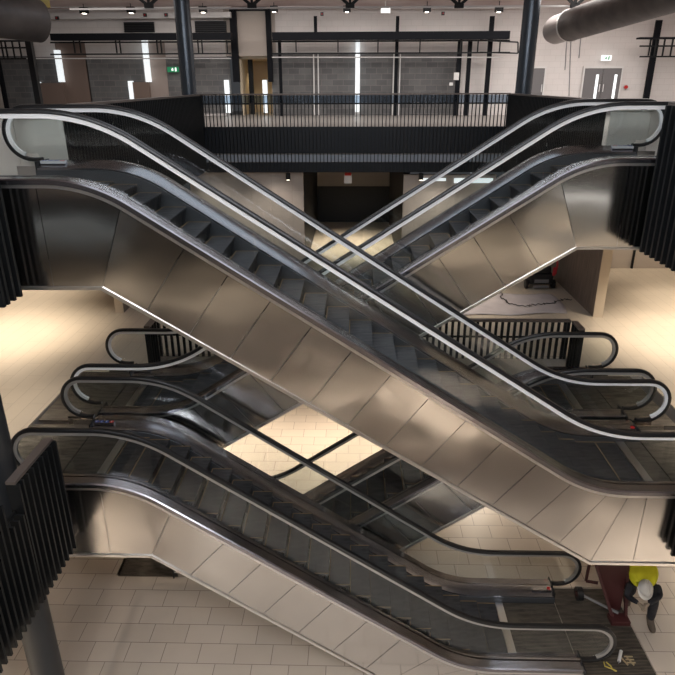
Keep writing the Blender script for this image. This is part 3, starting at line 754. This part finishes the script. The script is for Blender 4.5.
MB().bar(PZ(628,556,yb), (fb.x+.14,fb.y+.05,L0+.08),.05,.05).build('frame_bar','machine_red',r)
w = PZ(581,583,yb+.15); MB().tube([(w.x-.05,w.y,L0+.13),(w.x+.05,w.y,L0+.13)],.125,22).build('wheel','rubber',r,smooth=True); MB().tube([(w.x-.06,w.y,L0+.13),(w.x+.06,w.y,L0+.13)],.05,14).build('hub','machine_red',r,smooth=True)
MB().bar((w.x,w.y,L0+.13), (fb.x,fb.y+.05,L0+.16),.035,.035).build('axle_bar','grey_plastic',r)
r = empty('sealant_tube', at(620,656,z=L0), 'white sealant tube lying on the dark ribbed landing plate', 'tube')
p,q = at(621,651,z=L0+.03), at(619,661,z=L0+.03); MB().tube([p,q],.028,14).build('cartridge','tube_white',r,smooth=True); MB().tube([q,q+(q-p).normalized()*.06],.012,8,.005).build('nozzle','grey_plastic',r,smooth=True)
c0 = at(630,661,z=L0); r = empty('wooden_frame', c0, 'small yellowish wooden frame lying right of the white tube', 'wooden frame')
for k in range(2): MB().bar((c0.x-.10+.1*k+.03,c0.y-.09,L0+.012),(c0.x-.10+.1*k-.04,c0.y+.09,L0+.012),.02,.02).build('rail','timber',r)
for k in range(3): MB().bar((c0.x-.08,c0.y-.06+.06*k,L0+.034),(c0.x+.06,c0.y-.06+.06*k+.0,L0+.034),.018,.018).build('slat','timber',r)
c0 = at(611,667,z=L0); r = empty('pliers', c0, 'yellow handled pliers lying left of the wooden frame on ribbed plate', 'pliers')
for s in (-1,1): MB().tube([(c0.x-.07+.02*s,c0.y+.08,L0+.014),(c0.x-.05+.05*s,c0.y+.0,L0+.014),(c0.x+.0,c0.y-.05,L0+.014),(c0.x+.05-.01*s,c0.y-.09,L0+.014)],.012,8).build('handle','tape_yellow',r,smooth=True)
# steel prop bottom left
p = at(14,668,y=5.0)
r = empty('steel_prop', (p.x,5.2,L0), 'dark red steel prop seen under the bottom left railing', 'prop')
MB().tube([(p.x,5.2,L0+.03),(p.x,5.2,-.92)],.05,14).build('tube','machine_red',r,smooth=True); B(p.x-.12,p.x+.12,5.08,5.32,L0,L0+.029).build('base_plate','machine_red',r)

# worker -------------------------------------------------------
def skin_mesh(name, verts, edges, radii, m, parent, rootv=0, sub=2, mats=None):
    off = Vector((0,0,0)); q = parent
    while q is not None: off += q.location; q = q.parent
    me = bpy.data.meshes.new(name); me.from_pydata([tuple(Vector(v)-off) for v in verts], edges, [])
    o = bpy.data.objects.new(name, me); COL.objects.link(o); o.parent = parent
    sk = o.modifiers.new('skin','SKIN'); sk.use_smooth_shade = True
    me.skin_vertices.new() if not me.skin_vertices else None
    for i,rr in enumerate(radii):
        sv = me.skin_vertices[0].data[i]; sv.radius = rr if isinstance(rr, tuple) else (rr,rr); sv.use_root = (i == rootv)
    s = o.modifiers.new('sub','SUBSURF'); s.levels = sub; s.render_levels = sub
    me.materials.append(MATS[m]); return o
def worker():
    foot = at(652,630,z=L0); fx, fy = foot.x, foot.y
    r = empty('person', (fx,fy,L0), 'person in yellow hi-vis vest and white helmet bending down beside red lifting stand', 'person')
    hip = at(637,555,y=fy+.82); head = at(646,588,y=fy+.16)
    chest = at(643,575,y=fy+.45); neck = at(645,582,y=fy+.27)
    belly = (hip*.5+chest*.5)+Vector((0,0,.03))
    shl = at(631,582,y=fy+.36); shr = at(656,584,y=fy+.34)
    hr = hip+Vector((.14,.0,-.04)); hl = hip+Vector((-.12,0,-.04))
    kr = at(654,601,y=fy+.12); ar = Vector((fx-.01,fy+.10,L0+.13)); tr = Vector((fx-.03,fy-.12,L0+.05))
    kl = at(632,590,y=fy+.42); kl.z = max(kl.z, L0+.35); al = Vector((hip.x-.12, fy+.66, L0+.12)); tl = al+Vector((-.02,-.17,-.06))
    verts = [hip, belly, chest, neck, hr, kr, ar, hl, kl, al]
    edges = [(0,1),(1,2),(2,3),(0,4),(4,5),(5,6),(0,7),(7,8),(8,9)]
    skin_mesh('body', verts, edges, [(.19,.15),(.18,.14),(.20,.14),.065,.12,.10,.065,.12,.09,.06], 'trousers', r)
    # vest over torso
    v = skin_mesh('hi_vis_vest', [hip+(belly-hip)*.15, belly+Vector((0,0,.012)), chest+Vector((0,0,.015)), chest+(neck-chest)*.45, shl, shr],
        [(0,1),(1,2),(2,3),(2,4),(2,5)], [(.24,.19),(.25,.20),(.27,.19),(.12,.10),(.12,.11),(.12,.11)], 'hivis', r)
    # reflective bands
    for t in (.35,.75):
        c = hip*(1-t)+chest*t; d = (chest-hip).normalized(); sx = Vector((1,0,0)); up_ = sx.cross(d).normalized()
        mb = MB(); k = 24; A = .235; Bv = .185
        for dd in (-.022,.022):
            for j in range(k):
                a = 2*math.pi*j/k; mb.v.append(tuple(c+d*dd+sx*A*math.cos(a)+up_*Bv*math.sin(a)+Vector((0,0,.01))))
        for j in range(k): mb.f.append((j,(j+1)%k,k+(j+1)%k,k+j))
        o = mb.build('reflective_band','reflect',r,smooth=True); so = o.modifiers.new('s','SOLIDIFY'); so.thickness = .006; so.offset = 1
    # arms
    def arm(sh, el, wr, hand_dir):
        skin_mesh('sleeve', [sh, sh*.5+el*.5, el, el*.4+wr*.6, wr], [(0,1),(1,2),(2,3),(3,4)], [.08,.075,.065,.05,.038], 'trousers', r)
        hd = Vector(hand_dir).normalized(); side = hd.cross(Vector((0,0,1))).normalized()
        palm = wr+hd*.07
        V = [wr, palm]; E = [(0,1)]; Rr = [.028,(.040,.018)]
        for i,(o_,l) in enumerate(((-.030,.07),(-.010,.08),(.010,.075),(.030,.06))):
            b = palm+side*o_+hd*.02; n = len(V); V += [b, b+hd*l*.5+Vector((0,0,-.012)), b+hd*l*.8+Vector((0,0,-.045))]; E += [(1,n),(n,n+1),(n+1,n+2)]; Rr += [.011,.010,.008]
        n = len(V); tb = wr+hd*.03+side*.035; V += [tb, tb+side*.02+hd*.04]; E += [(0,n),(n,n+1)]; Rr += [.013,.010]
        skin_mesh('glove', V, E, Rr, 'glove', r, rootv=1, sub=1)
    el = at(627,596,y=fy+.26); wl = at(638,603,y=fy+.0); arm(shl, el, wl, (.7,-.4,-.4))
    er = at(660,596,y=fy+.16); wr = at(649,604,y=fy-.04); arm(shr, er, wr, (-.8,-.3,-.4))
    # boots
    for an,to in ((ar,tr),(al,tl)):
        skin_mesh('boot', [an+Vector((0,.03,.08)), an+Vector((0,.02,-.03)), (an+to)*.5+Vector((0,0,-.02)), to], [(0,1),(1,2),(2,3)], [.075,.068,.066,.052], 'boot', r, rootv=1)
    # head, face, helmet: looking down and towards the stand
    hm = MB(); fwd = Vector((-.15,-.62,-.77)).normalized(); rgt = Vector((1,0,0)); rgt = (rgt-fwd*rgt.dot(fwd)).normalized(); upv = rgt.cross(fwd)
    if upv.z < 0: upv = -upv
    def ell(mb, c, ax, ns=18, nr=10, top=1., bot=-1.):
        n0 = len(mb.v)
        for i in range(nr+1):
            t = top+(bot-top)*i/nr; t = max(min(t,1),-1); rr = math.sqrt(1-t*t) if abs(t) < 1 else .02
            for j in range(ns):
                a = 2*math.pi*j/ns; mb.v.append(tuple(c+ax[0]*rr*math.cos(a)+ax[1]*rr*math.sin(a)+ax[2]*t))
        for i in range(nr):
            for j in range(ns): mb.f.append((n0+i*ns+j, n0+i*ns+(j+1)%ns, n0+(i+1)*ns+(j+1)%ns, n0+(i+1)*ns+j))
        mb.f.append(tuple(n0+j for j in range(ns))); mb.f.append(tuple(n0+nr*ns+j for j in reversed(range(ns))))
        return mb
    hc = head-upv*.05
    h = ell(hm, hc, (rgt*.078, fwd*.098, upv*.118)).build('head','skin',r,smooth=True)
    f = ell(MB(), hc+fwd*.098-upv*.02, (rgt*.014, fwd*.02, upv*.026), 10, 6).build('nose','skin',h,smooth=True)
    for s in (-1,1):
        ell(MB(), hc+rgt*.08*s-upv*.01, (rgt*.012, fwd*.022, upv*.034), 10, 6).build('ear','skin',h,smooth=True)
        ell(MB(), hc+rgt*.03*s+fwd*.088, (rgt*.012, fwd*.008, upv*.008), 10, 6).build('eye','tube_white',h,smooth=True)
    ell(MB(), hc+fwd*.088-upv*.06, (rgt*.024, fwd*.008, upv*.007), 10, 4).build('mouth','machine_red',h,smooth=True)
    he = ell(MB(), hc+upv*.025, (rgt*.125, fwd*.145, upv*.135), 24, 10, 1., 0.).build('helmet','helmet',r,smooth=True)
    ell(MB(), hc+upv*.03+fwd*.03, (rgt*.135, fwd*.175, upv*.02), 24, 4).build('helmet_brim','helmet',he,smooth=True)
    for s in (-.03,0,.03): MB().tube([hc+upv*(.025+.137*math.cos(t))+fwd*.147*math.sin(t)+rgt*s for t in (-1.2,-.8,-.4,0,.4,.8,1.2)],.008,6).build('helmet_ridge','helmet',he,smooth=True)
worker()

# floor grates on the ground
tag(B(*(at(122,577,z=L0).x, -3.15, 9.60, 10.2, L0+.001, L0+.012)).build('floor_grate','grate'), 'dark ribbed floor grate on the ground at left, under the lowest escalator', 'grate')

# ------------------------------------------------------------ lights
def area(loc, rot, size, power, col=(1,1,1), sy=None):
    l = bpy.data.lights.new('area','AREA'); l.energy = power; l.color = col; l.size = size
    if sy: l.shape = 'RECTANGLE'; l.size_y = sy
    o = bpy.data.objects.new('area_light', l); COL.objects.link(o); o.location = loc; o.rotation_euler = rot; return o
def spot(loc, target, power, ang=60, blend=.8, col=(1,.82,.60), r=.08):
    l = bpy.data.lights.new('spot','SPOT'); l.energy = power; l.color = col; l.spot_size = math.radians(ang); l.spot_blend = blend; l.shadow_soft_size = r
    o = bpy.data.objects.new('spot_light', l); COL.objects.link(o); o.location = loc
    o.rotation_euler = (Vector(target)-Vector(loc)).to_track_quat('-Z','Y').to_euler(); return o
WARM = (1,.86,.69); NEU = (1,.93,.88); COOL = (.82,.90,1)
# roof daylight
area((0,9,8.2),(0,0,0),7,270,COOL,10)
area((0,24.5,8.2),(math.radians(12),0,0),16,560,NEU,3)
area((9.5,22,8.2),(0,0,0),6,520,NEU,6); area((-9.5,22,8.2),(0,0,0),6,110,NEU,6)
area((0,0,8.2),(math.radians(32),0,0),12,1300,(.93,.96,1),3)
spot((-4.1,YB+2,6.4),(-4.1,YB+2,4.2),40,120,.5,(1,.8,.5))
# warm downlights of the middle floor
for x,y,p in ((-8.2,13.5,1000),(-6.9,9.6,300),(-9.5,17,500),(7.6,13.5,900),(9.4,16.0,600),(7.2,9.5,450),(0,22.5,900),(-2.6,15.8,200),(2.6,16.4,300)):
    spot((x,y,3.05),(x,y,0),p,95,.9,WARM)
for x,p in ((2.4,160),(4.0,100),(-2.4,130),(-4.2,110)): spot((x,17.7,3.0),(x,19.3,1.0),p,90,.9,(1,.9,.8))
for x in (7.2,9.2,11): spot((x,18.2,3.0),(x,19.6,.6),130,90,.9,WARM)  # lamps added to brighten the cream panels at right
# unseen lamps added over the middle floor behind the camera: what the steel mirrors
MID = (1,.92,.82)
for x,p in ((-11,420),(-7,440),(-3.5,370),(0,400),(3.5,560),(7,850),(11,800)): spot((x,-1.4,3.05),(x,-1.4,0),p,80,.9,MID)
for x,p in ((3.5,450),(6.5,600),(9.5,480),(12,480)): spot((x,-3.6,3.05),(x,-3.6,0),p,65,.9,MID)
struct('window_10', B(8.6,14.6,YF+.001,YF+.03,.60,.80), 'glint_glow'); struct('window_11', B(-14.6,-9.0,YF+.001,YF+.03,.20,.32), 'lit')  # unseen glowing strips added behind the camera to put glints in the steel
struct('trim_40', B(8.4,14.7,YF+.001,YF+.06,.81,.86), 'black')
# ground floor
for x,y,p in ((-6.5,4.5,600),(6.5,5.0,500),(-9,9,500),(8.6,9.5,800),(-5.5,14.5,500),(5.5,14.5,600)):
    spot((x,y,-.95),(x,y,L0),p,120,.9,MID)
for x,p in ((-3.4,520),(0,560),(3.4,640)): spot((x,14.6,-.95),(x,14.4,L0),p,135,.9,WARM)
for x,p in ((-3.4,480),(-.5,450),(2.4,400)): spot((x,.7,-.95),(x,6.6,L0),p,80,.9,MID)
for x,p in ((-7,500),(-3.5,560),(-.5,620),(2.6,1500),(5.5,1300)): spot((x,-2.5,-.95),(x,-2.5,L0),p,75,.8,MID)  # unseen lamps added behind the camera; the sloping steel mirrors their pools
w = bpy.data.worlds.new('world'); sc.world = w; w.use_nodes = True
w.node_tree.nodes['Background'].inputs[0].default_value = (.9,.93,1,1); w.node_tree.nodes['Background'].inputs[1].default_value = .05
sc.view_settings.view_transform = 'Standard'; sc.view_settings.look = 'None'; sc.view_settings.gamma = 1; sc.view_settings.use_curve_mapping = False
sc.view_settings.exposure = 0
